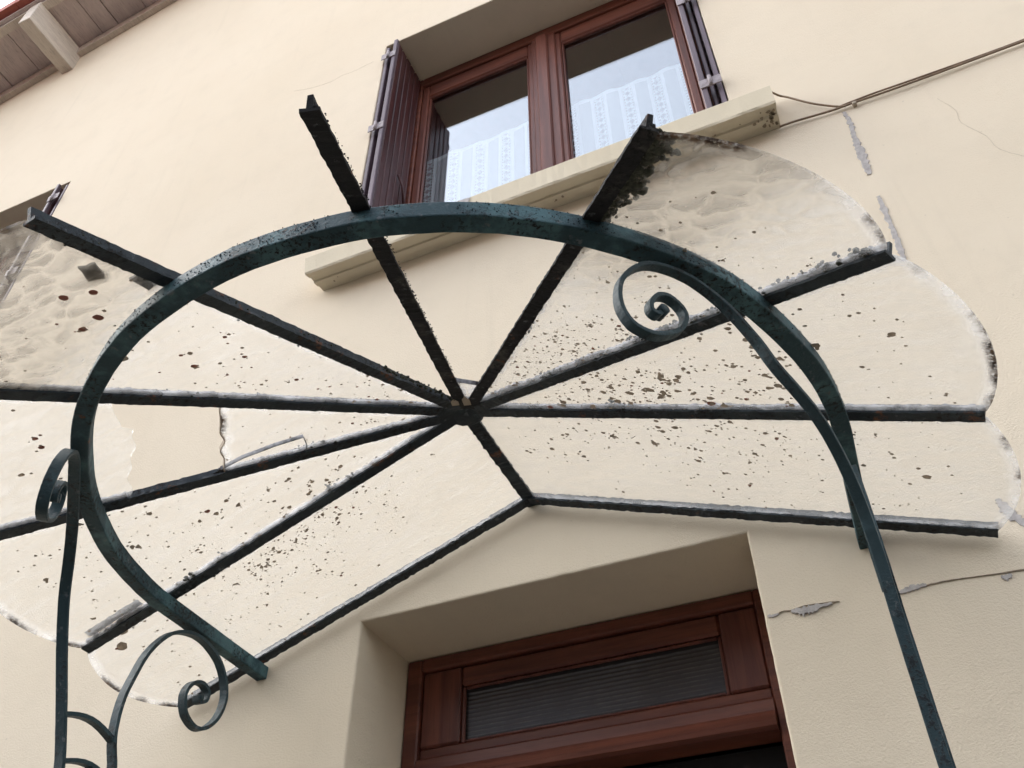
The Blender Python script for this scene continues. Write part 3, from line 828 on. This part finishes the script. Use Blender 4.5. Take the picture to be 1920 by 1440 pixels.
# the left bar was bent in a different plane
LD = Vector((math.cos(R(-48)), math.sin(R(-48)), 0))
FL = [Vector((-1.436, -0.465, 0.0)), Vector((-1.436, -0.465, 1.2)), Vector((-1.436, -0.470, 1.7)), Vector((-1.436, -0.490, 1.96)), Vector((-1.436, -0.518, 2.15)), Vector((-1.437, -0.552, 2.25)), Vector((-1.436, -0.605, 2.37)), Vector((-1.426, -0.648, 2.455)),
      Vector((-1.395, -0.692, 2.508)), Vector((-1.345, -0.750, 2.539))]
FL += [Vector((-1.292, -0.808, 0)) + LD * a + Vector((0, 0, b + 0.006)) for a, b in SPI[3:]]
def mir(p):
    return Vector((2 * CX - p[0], p[1], p[2]))
for s in (-1, 1):
    rear = catmull([(CX + s * 0.737, y, z) for y, z in RY], 6)
    tp = [1.0] * len(rear)
    br = sweep('bracket', rear, Vector((1, 0, 0)), 0.019, 0.008, 'iron_bracket', canopy, jit=0.0002, smooth=False, taper=tp)
    bevel(br, 0.0018, 2, 50)
    br['label'] = 'iron bracket with scroll tips at the left end of the arch' if s < 0 else 'iron bracket with scroll tip at the right end of the arch'
    fr_ = FR if s > 0 else FL
    pts = catmull(fr_, 6)
    sides = []
    nrm_u = Vector((-FD.y, FD.x, 0))
    for i in range(len(pts)):
        t = max(0, min(1, (i / 6 - 4) / 4.0))
        v = Vector((1, 0, 0)).lerp(nrm_u if s > 0 else Vector((-LD.y, LD.x, 0)), t).normalized()
        sides.append(v)
    fb = sweep('front_bar', pts, sides, 0.0165 if s > 0 else 0.021, 0.008, 'iron_bracket', br, jit=0.0002, taper=[1.0 - 0.10 * max(0, min(1, (i / 6 - 9) / 4)) for i in range(len(pts))])
    bevel(fb, 0.0018, 2, 50)
    # scroll eyes
    for nm, c, v in (('scroll_eye', Vector((CX + s * 0.737, -0.212, 2.434)), Vector((1, 0, 0))), ('scroll_eye', pts[-1], sides[-1])):
        tube(nm, [c - v * 0.0095, c + v * 0.0095], 0.008, 'iron_bracket', br, 10)
    # rungs between the two bars and the middle bar below
    def yb(z):      # rear / front y at height z
        a = [p for p in rear if p.z < z][:][-1] if z < 2.25 else None
        ry = min(rear[:60], key=lambda p: abs(p.z - z)).y
        fy = min(pts[:50], key=lambda p: abs(p.z - z))
        return ry, fy.y, fy.x
    for z in (2.262, 2.186, 1.98, 1.78, 1.3, 0.9, 0.4):
        ry, fy, fx = yb(z)
        rr_ = []
        for i in range(9):
            t = i / 8
            rr_.append((CX + s * 0.737 + (fx - (CX + s * 0.737)) * t, ry + (fy - ry) * t, z + 0.017 * math.sin(math.pi * t)))
        sweep('rung', rr_, Vector((1, 0, 0)), 0.016, 0.008, 'iron_bracket', br)
    ry, fy, fx = yb(2.0)
    sweep('middle_bar', [(CX + s * 0.735, -0.452, 2.200), (CX + s * 0.735, -0.440, 2.05), (CX + s * 0.735, -0.425, 1.8), (CX + s * 0.735, -0.42, 0.0)], Vector((1, 0, 0)), 0.018, 0.008, 'iron_bracket', br)

# ---- glass panes
def pane(name, fP, rin, rout, nu, nv, rip, halfw, label=None):
    """fP(u, r): point on the underside plane; slab 5 mm thick"""
    V, F = [], []
    edge, side, ripple = [], [], []
    n = (fP(0.5, 0.5) - fP(0.5, 0.2)).cross(fP(1, 0.5) - fP(0, 0.5))
    n.normalize()
    if n.z < 0: n = -n
    for lay in (0.0052, 0.0100):
        for j in range(nv + 1):
            for i in range(nu + 1):
                u = i / nu; r0, r1 = rin(u), rout(u)
                r = r0 + (r1 - r0) * j / nv
                V.append(fP(u, r) + n * lay)
                edge.append(max(0.0, r1 - r)); side.append(min(u, 1 - u) * halfw(r)); ripple.append(rip(u, r))
    o_ = (nu + 1) * (nv + 1)
    idx = lambda l, j, i: l * o_ + j * (nu + 1) + i
    for j in range(nv):
        for i in range(nu):
            F.append([idx(0, j, i), idx(0, j + 1, i), idx(0, j + 1, i + 1), idx(0, j, i + 1)])
            F.append([idx(1, j, i), idx(1, j, i + 1), idx(1, j + 1, i + 1), idx(1, j + 1, i)])
    for j in range(nv):
        F.append([idx(0, j, 0), idx(1, j, 0), idx(1, j + 1, 0), idx(0, j + 1, 0)])
        F.append([idx(0, j, nu), idx(0, j + 1, nu), idx(1, j + 1, nu), idx(1, j, nu)])
    for i in range(nu):
        F.append([idx(0, 0, i), idx(0, 0, i + 1), idx(1, 0, i + 1), idx(1, 0, i)])
        F.append([idx(0, nv, i), idx(1, nv, i), idx(1, nv, i + 1), idx(0, nv, i + 1)])
    me = bpy.data.meshes.new(name)
    me.from_pydata([tuple(v) for v in V], [], F)
    me.materials.append(M['glass'])
    for nm, data in (('edge', edge), ('side', side), ('ripple', ripple)):
        at = me.attributes.new(nm, 'FLOAT', 'POINT')
        at.data.foreach_set('value', data)
    me.update()
    o = bpy.data.objects.new(name, me); COL.objects.link(o)
    o.parent = canopy; o.matrix_parent_inverse = canopy.matrix_world.inverted()
    if label: o['label'] = label
    return o, n

def sector(k):
    d0, d1 = rdir(k), rdir(k + 1)
    sd0 = Vector((-d0.y, d0.x, 0)).normalized()   # inset so the glass clears the webs
    def fP(u, r):
        return H + (d0 * (1 - u) + d1 * u) * r
    return fP
def gable(s):
    d = Vector((s * 1.0, 0, -S))
    k = 0 if s > 0 else 7
    dk = rdir(k)
    def fP(u, r):
        return (H * (1 - u) + (W + Vector((0, -0.006, 0))) * u) + (dk * (1 - u) + d * u) * r
    return fP
def scallop(u, b=0.068, r=0.952):
    return r * (1 + b * max(0.0, math.sin(math.pi * u)) ** 0.75)
def sstep(v, a, b):
    t = max(0, min(1, (v - a) / (b - a)))
    return t * t * (3 - 2 * t)

panes = {}
GL = {0: 'speckled scalloped pane between the two right-hand ribs', 1: 'rippled scalloped pane at the upper right of the fan', 4: 'rippled pane with red-brown spots at the upper left', 6: 'scalloped pane at the lower left of the fan'}
for k in (0, 1, 4, 6):
    rp = {1: lambda u, r: sstep(r, 0.45, 0.78) * (0.10 + 1.0 * sstep(u, 0.15, 0.7)), 4: lambda u, r: 1.25 * sstep(r, 0.62, 0.90)}.get(k, lambda u, r: 0.03)
    panes[k] = pane('glass_pane', sector(k), lambda u: 0.045, scallop, 28, 44, rp, lambda r: r * 0.44, GL[k])
panes['R'] = pane('glass_pane', gable(1), lambda u: 0.010, lambda u: scallop(u, 0.052), 24, 44, lambda u, r: 0.05, lambda r: 0.36, 'scalloped pane on the right against the wall')
panes['L'] = pane('glass_pane', gable(-1), lambda u: 0.010, lambda u: scallop(u, 0.060), 24, 44, lambda u, r: 0.05, lambda r: 0.36, 'scalloped pane on the left against the wall')
def brk_out(u):
    return 0.655 + 0.03 * abs(u - 0.45) + 0.014 * noise.noise(Vector((u * 6, 3, 0))) + (0.02 if u < 0.28 else 0)
def brk_in(u):
    return 0.512 - 0.02 * u + 0.008 * noise.noise(Vector((u * 7, 8, 0)))
panes[5] = pane('glass_pane', sector(5), brk_out, scallop, 40, 24, lambda u, r: 0.12, lambda r: r * 0.44, 'outer piece of the broken left pane')
panes['5b'] = pane('glass_pane', sector(5), lambda u: 0.045, brk_in, 40, 24, lambda u, r: 0.03, lambda r: r * 0.44, 'inner piece of the broken left pane')
panes[2] = pane('glass_pane', sector(2), lambda u: 0.045, lambda u: 0.150 + 0.02 * u, 14, 6, lambda u, r: 0.0, lambda r: r * 0.44, 'small shard left near the hub in an empty bay')

# dark dirty broken edges
def edge_strip(name, P0, pts, w, mat, n, parent):
    V, F = [], []
    for i, p in enumerate(pts):
        a = pts[min(i + 1, len(pts) - 1)] - pts[max(i - 1, 0)]
        t = a.normalized(); q = t.cross(n).normalized()
        V += [p + q * w * 0.5 + n * 0.012, p - q * w * 0.5 + n * 0.012, p - q * w * 0.5 + n * 0.0035, p + q * w * 0.5 + n * 0.0035]
    m = len(pts)
    for i in range(m - 1):
        for k in range(4):
            F.append([i * 4 + k, i * 4 + (k + 1) % 4, (i + 1) * 4 + (k + 1) % 4, (i + 1) * 4 + k])
    return mesh_obj(name, V, F, mat, parent)
fp5 = sector(5)
edge_strip('broken_edge', None, [fp5(u / 24, brk_in(u / 24)) for u in range(1, 24)], 0.0022, 'lichen', panes['5b'][1], panes['5b'][0])
fp2 = sector(2)
edge_strip('broken_edge', None, [fp2(u / 10, 0.150 + 0.02 * u / 10) for u in range(1, 11)], 0.0022, 'putty', panes[2][1], panes[2][0])
# crack across the inner broken piece
edge_strip('glass_crack', None, [fp5(*q) for q in ((0.90, 0.50), (0.80, 0.46), (0.70, 0.40), (0.62, 0.345), (0.80, 0.335), (0.94, 0.335))], 0.0016, 'putty', panes['5b'][1], panes['5b'][0])
# dusty spandrel shard at the lower corner
mesh_obj('glass_shard', [fp5(0.93, 0.50) + Vector((0, 0, 0.012)), fp5(0.99, 0.53) + Vector((0, 0, 0.012)), fp5(0.99, 0.46) + Vector((0, 0, 0.012)), fp5(0.94, 0.47) + Vector((0, 0, 0.012))], [[0, 1, 2, 3]], 'flake', panes['5b'][0])

# ---- lichen spots grown on the glass
def spots(key, fP, items, seed):
    o, n = panes[key]
    rr = random.Random(seed)
    V, F, MI = [], [], []
    for (u, r, rad, red, arms) in items:
        c = fP(u, r) + n * 0.0046
        ax = (fP(u, r + 0.01) - fP(u, r)).normalized(); ay = n.cross(ax)
        m = 10
        b = len(V)
        ph = rr.uniform(0, 6.28)
        for i in range(m):
            a = 2 * math.pi * i / m + ph
            q = rad * (rr.uniform(0.85, 1.1) if red else rr.uniform(0.74, 1.14))
            V.append(c + ax * (q * math.cos(a)) + ay * (q * math.sin(a) * 0.9))
        F.append(list(range(b, b + m))); MI.append(1 if red else 0)
    if not V: return
    ob = mesh_obj('lichen', V, F, ['lichen', 'lichen_red'], o)
    for p, mi in zip(ob.data.polygons, MI):
        p.material_index = mi
    tag(ob, kind='stuff')
def cluster(rr, n, u0, us, r0, rs, rad=(0.0012, 0.0045), redp=0.05, umin=0.04, umax=0.96, rmin=0.08, rmax=0.93):
    out = []
    n = int(n * 1.5)
    while len(out) < n:
        u, r = rr.gauss(u0, us), rr.gauss(r0, rs)
        if not (umin < u < umax and rmin < r < rmax): continue
        q = rr.random() ** 2.2
        rad_ = rad[0] + (rad[1] - rad[0]) * q
        out.append((u, r, rad_, rr.random() < redp, 0))
        if rad_ > rad[0] + 0.4 * (rad[1] - rad[0]):      # satellites round the bigger patches
            for _ in range(rr.randint(1, 4)):
                out.append((u + rr.gauss(0, 0.012 / r), r + rr.gauss(0, 0.006), rad_ * rr.uniform(0.25, 0.6), False, 0))
    return out
rr = random.Random(101)
def sprinkle(n, rmin=0.2, rmax=0.93, rad=(0.0011, 0.0042), redp=0.03):
    return [(rr.uniform(0.05, 0.95), rmin + (rmax - rmin) * rr.random() ** 0.7, rad[0] + (rad[1] - rad[0]) * rr.random() ** 2.0, rr.random() < redp, 0) for _ in range(n)]
spots(0, sector(0), sprinkle(95) + cluster(rr, 190, 0.42, 0.24, 0.45, 0.13, (0.0016, 0.0085), 0.03) + cluster(rr, 50, 0.45, 0.25, 0.70, 0.10, (0.0016, 0.0075), 0) + cluster(rr, 50, 0.5, 0.25, 0.30, 0.09, (0.001, 0.004), 0.03), 1)
spots(1, sector(1), sprinkle(95) + cluster(rr, 230, 0.42, 0.28, 0.34, 0.12, (0.0011, 0.0044), 0.03) + cluster(rr, 70, 0.42, 0.25, 0.62, 0.16, (0.0011, 0.0046), 0.03), 2)
spots('R', gable(1), sprinkle(95) + cluster(rr, 130, 0.18, 0.14, 0.42, 0.17, (0.0014, 0.0066), 0.02) + cluster(rr, 60, 0.45, 0.22, 0.55, 0.22, (0.0013, 0.0046), 0) + [(0.5, 0.86, 0.0085, False, 0)], 3)
spots('L', gable(-1), sprinkle(95) + cluster(rr, 130, 0.16, 0.09, 0.46, 0.09, (0.0012, 0.0055), 0.03) + cluster(rr, 110, 0.30, 0.20, 0.50, 0.22, (0.0012, 0.0040), 0.02) + [(0.14, 0.90, 0.013, False, 0), (0.16, 0.905, 0.011, False, 0), (0.04, 0.87, 0.012, False, 0)], 4)
spots(6, sector(6), sprinkle(70) + cluster(rr, 110, 0.55, 0.25, 0.56, 0.18, (0.0012, 0.0064), 0.02) + cluster(rr, 26, 0.6, 0.2, 0.80, 0.08, (0.001, 0.0062), 0.0), 5)
spots('5b', sector(5), cluster(rr, 46, 0.55, 0.25, 0.30, 0.10, (0.001, 0.0042), 0.12, rmax=0.49), 6)
spots(5, sector(5), cluster(rr, 14, 0.5, 0.25, 0.80, 0.07, (0.003, 0.0065), 0.25, rmin=0.69), 7)
spots(4, sector(4), sprinkle(40) + cluster(rr, 60, 0.5, 0.26, 0.36, 0.15, (0.001, 0.0048), 0.35) + cluster(rr, 22, 0.45, 0.25, 0.70, 0.12, (0.002, 0.0072), 0.85) +
      [(0.30, 0.86, 0.0075, True, 0), (0.36, 0.80, 0.0085, True, 0), (0.22, 0.83, 0.007, True, 0), (0.62, 0.72, 0.0095, False, 0), (0.64, 0.725, 0.007, False, 0), (0.12, 0.73, 0.008, True, 0)], 8)

# ---- putty beads and moss along the ribs (on top of the glass)
def bead(k, side_sign, r0, r1, wmin, wmax, seed, parent, d=None, mat='putty', origin=None):
    rr = random.Random(seed)
    d = d or rdir(k)
    tan = d.normalized()
    side = tan.cross(Vector((0, 0, 1))).normalized() * -side_sign
    up = tan.cross(side).normalized()
    if up.z < 0: up = -up
    O = origin or H
    V, F = [], []
    n = int((r1 - r0) / 0.006)
    for i in range(n + 1):
        r = r0 + (r1 - r0) * i / n
        nz = noise.noise(Vector((r * 14, seed * 3.1, 0))) * 0.5 + 0.5
        w = wmin + (wmax - wmin) * max(0, min(1, nz * 0.8 + rr.uniform(-0.15, 0.35)))
        c = O + d * r
        V += [c + side * 0.004 + up * (0.022 + rr.uniform(-0.002, 0.001)), c + side * w + up * (0.0135 + rr.uniform(-0.001, 0.002)), c + side * w + up * 0.0104, c + side * 0.004 + up * 0.0104]
    for i in range(n):
        for k_ in range(4):
            F.append([i * 4 + k_, i * 4 + (k_ + 1) % 4, (i + 1) * 4 + (k_ + 1) % 4, (i + 1) * 4 + k_])
    mesh_obj('putty', V, F, mat, parent)
# (rib, side, r0, r1, min half-width, max half-width); side +1 is towards the next lower rib number
for (k, s, a, b, w0, w1) in ((0, 1, .06, .945, .012, .018), (0, -1, .06, .945, .013, .022), (1, 1, .06, .945, .011, .015), (1, -1, .06, .945, .013, .023),
                             (2, 1, .06, .95, .011, .017), (4, -1, .06, .94, .011, .016), (5, 1, .06, .945, .012, .021), (5, -1, .06, .945, .010, .015),
                             (6, 1, .06, .50, .012, .020), (6, 1, .67, .945, .013, .023), (6, -1, .06, .945, .010, .015), (7, 1, .06, .945, .012, .020), (7, -1, .06, .945, .010, .015)):
    bead(k, s, a, b, w0, w1, 200 + k * 7 + s, ribs[k])

ico = bmesh.new(); bmesh.ops.create_icosphere(ico, subdivisions=1, radius=1.0)
ico.verts.index_update()
IV = [v.co.copy() for v in ico.verts]; IF = [[v.index for v in f.verts] for f in ico.faces]; ico.free()
def lumps(name, centers, parent, mat, seed, flat=0.6):
    rr = random.Random(seed)
    V, F = [], []
    for c, rad in centers:
        b = len(V)
        for v in IV:
            q = rad * rr.uniform(0.72, 1.15)
            V.append(c + Vector((v.x * q, v.y * q, v.z * q * flat)))
        F += [[i + b for i in f] for f in IF]
    o = mesh_obj(name, V, F, mat, parent, True)
    tag(o, kind='stuff')
def moss(k, items, seed, mat='moss', base=0.0110):
    """items: (side, r centre, r half-length, spread out from the bar, amount, lump radius)"""
    rr = random.Random(seed)
    d = rdir(k); tan = d.normalized()
    side = tan.cross(Vector((0, 0, 1))).normalized(); up = side.cross(tan).normalized()
    side = -side
    cs = []
    for (s, rc, hl, sp, n, rad) in items:
        for _ in range(n):
            r = rc + rr.uniform(-1, 1) * hl
            off = base + abs(rr.gauss(0, 1)) * sp
            cs.append((H + d * r + side * (s * off) + up * (0.004 + rr.uniform(0, 0.012)), rad * rr.uniform(0.5, 1.2)))
    lumps('moss', cs, ribs[k], mat, seed)
moss(2, [(1, 0.90, 0.055, 0.013, 170, 0.0085), (1, 0.885, 0.075, 0.018, 130, 0.0050), (1, 0.79, 0.05, 0.007, 110, 0.0065), (1, 0.79, 0.06, 0.010, 80, 0.0036), (1, 0.72, 0.03, 0.006, 60, 0.003), (1, 0.42, 0.02, 0.006, 24, 0.003), (1, 0.3, 0.25, 0.003, 60, 0.0022)], 301)
moss(1, [(-1, 0.60, 0.10, 0.006, 70, 0.0035), (-1, 0.42, 0.16, 0.006, 80, 0.0036), (-1, 0.9, 0.04, 0.010, 30, 0.005), (-1, 0.80, 0.08, 0.005, 50, 0.0035), (1, 0.5, 0.35, 0.003, 50, 0.0025)], 302)
moss(0, [(-1, 0.35, 0.03, 0.007, 26, 0.004), (-1, 0.5, 0.4, 0.004, 80, 0.0028), (1, 0.5, 0.4, 0.003, 60, 0.0025), (1, 0.85, 0.08, 0.004, 20, 0.003)], 303)
moss(7, [(1, 0.60, 0.012, 0.007, 16, 0.006), (1, 0.68, 0.012, 0.007, 16, 0.006), (-1, 0.63, 0.012, 0.006, 10, 0.005), (1, 0.30, 0.035, 0.006, 28, 0.004), (1, 0.5, 0.35, 0.003, 50, 0.0025), (-1, 0.4, 0.2, 0.003, 30, 0.0025), (-1, 0.86, 0.02, 0.008, 8, 0.004)], 304)
moss(6, [(1, 0.30, 0.04, 0.005, 24, 0.004), (1, 0.25, 0.2, 0.004, 50, 0.0028), (-1, 0.5, 0.35, 0.003, 40, 0.0025)], 305)
moss(5, [(1, 0.35, 0.28, 0.004, 70, 0.003), (-1, 0.5, 0.35, 0.003, 40, 0.0025)], 306)
moss(4, [(-1, 0.6, 0.3, 0.004, 70, 0.0030), (-1, 0.80, 0.04, 0.005, 20, 0.004), (1, 0.17, 0.11, 0.004, 60, 0.0042), (1, 0.5, 0.4, 0.001, 30, 0.0022)], 307)
moss(3, [(1, 0.5, 0.45, 0.0004, 240, 0.0015), (-1, 0.5, 0.45, 0.0004, 220, 0.0015)], 308, 'iron_rough', 0.0112)
# broken tips of the two bare ribs
for k in (2, 3):
    d = rdir(k)
    lumps('rusty_tip', [(H + d * (RO + 0.012) + Vector((0, 0, 0.018)), 0.006), (H + d * (RO + 0.016) + Vector((0, 0, 0.024)), 0.004), (H + d * (RO + 0.008) + Vector((0.006, 0, 0.008)), 0.005)], ribs[k], 'iron_rough', 320 + k, 1.0)
# crust on the arch bar's outer face
rr = random.Random(330)
cs = []
for _ in range(620):
    a = min(175, max(12, rr.gauss(82, 26)))
    if noise.noise(Vector((a * 0.14, 4.0, 0))) < -0.05: continue
    x_, y_ = arch_p(a, AW / 2 + 0.0003)
    cs.append((Vector((x_, y_, rr.uniform(AZ0 + 0.003, AZ1))), rr.uniform(0.0005, 0.0012)))
for _ in range(160):
    x_, y_ = arch_p(rr.uniform(0, 60), AW / 2)
    cs.append((Vector((x_, y_, AZ1 - rr.uniform(0, 0.004))), rr.uniform(0.0005, 0.0011)))
lumps('crust', cs, arch, 'iron_rough', 331, 1.0)

# strip of foil flashing stuck along the lower-left rib
d = rdir(7); tan = d.normalized(); side = tan.cross(Vector((0, 0, 1))).normalized(); up = side.cross(tan)
V, F = [], []
rr = random.Random(77)
nn = 26
for i in range(nn + 1):
    r = 0.795 + 0.135 * i / nn
    for j in range(5):
        V.append(H + d * r + side * -(0.017 + 0.0055 * j) + up * (0.012 + rr.uniform(0, 0.004)))
for i in range(nn):
    for j in range(4):
        F.append([i * 5 + j, i * 5 + j + 1, (i + 1) * 5 + j + 1, (i + 1) * 5 + j])
mesh_obj('flashing_strip', V, F, 'foil', ribs[7])

# two flat grey flakes lying on the upper-left pane
def flake(u0, r0, hw, hl, rot, label, seed):
    rr = random.Random(seed)
    fP = sector(4); n = panes[4][1]
    c = fP(u0, r0) + n * 0.0135
    ax = (fP(u0, r0 + 0.01) - fP(u0, r0)).normalized(); ay = n.cross(ax)
    ca, sa = math.cos(rot), math.sin(rot)
    e1, e2 = ax * ca + ay * sa, ay * ca - ax * sa
    out = []
    for (a, b) in ((-1, -1), (-0.3, -1.06), (0.4, -0.94), (1, -1), (0.94, -0.2), (1.03, 0.5), (1, 1), (0.2, 0.93), (-0.5, 1.05), (-1, 0.9), (-1.05, 0.1)):
        out.append(c + e1 * (a * hl * rr.uniform(0.93, 1.07)) + e2 * (b * hw * rr.uniform(0.93, 1.07)))
    m = len(out)
    V = [p - n * 0.0018 for p in out] + [p + n * 0.0018 for p in out]
    F = [list(range(m)), [m + i for i in range(m)][::-1]] + [[i, (i + 1) % m, m + (i + 1) % m, m + i] for i in range(m)]
    o = mesh_obj('slate_flake', V, F, 'flake')
    tag(o, label, 'flake', 'grey flakes on the canopy glass')
flake(0.14, 0.845, 0.0125, 0.0175, 0.6, 'small grey oblong flake lying clear of the rib on the upper left pane', 1)
flake(0.085, 0.775, 0.009, 0.019, 0.15, 'small grey flake on the upper left pane, tucked against its bare-side rib', 2)
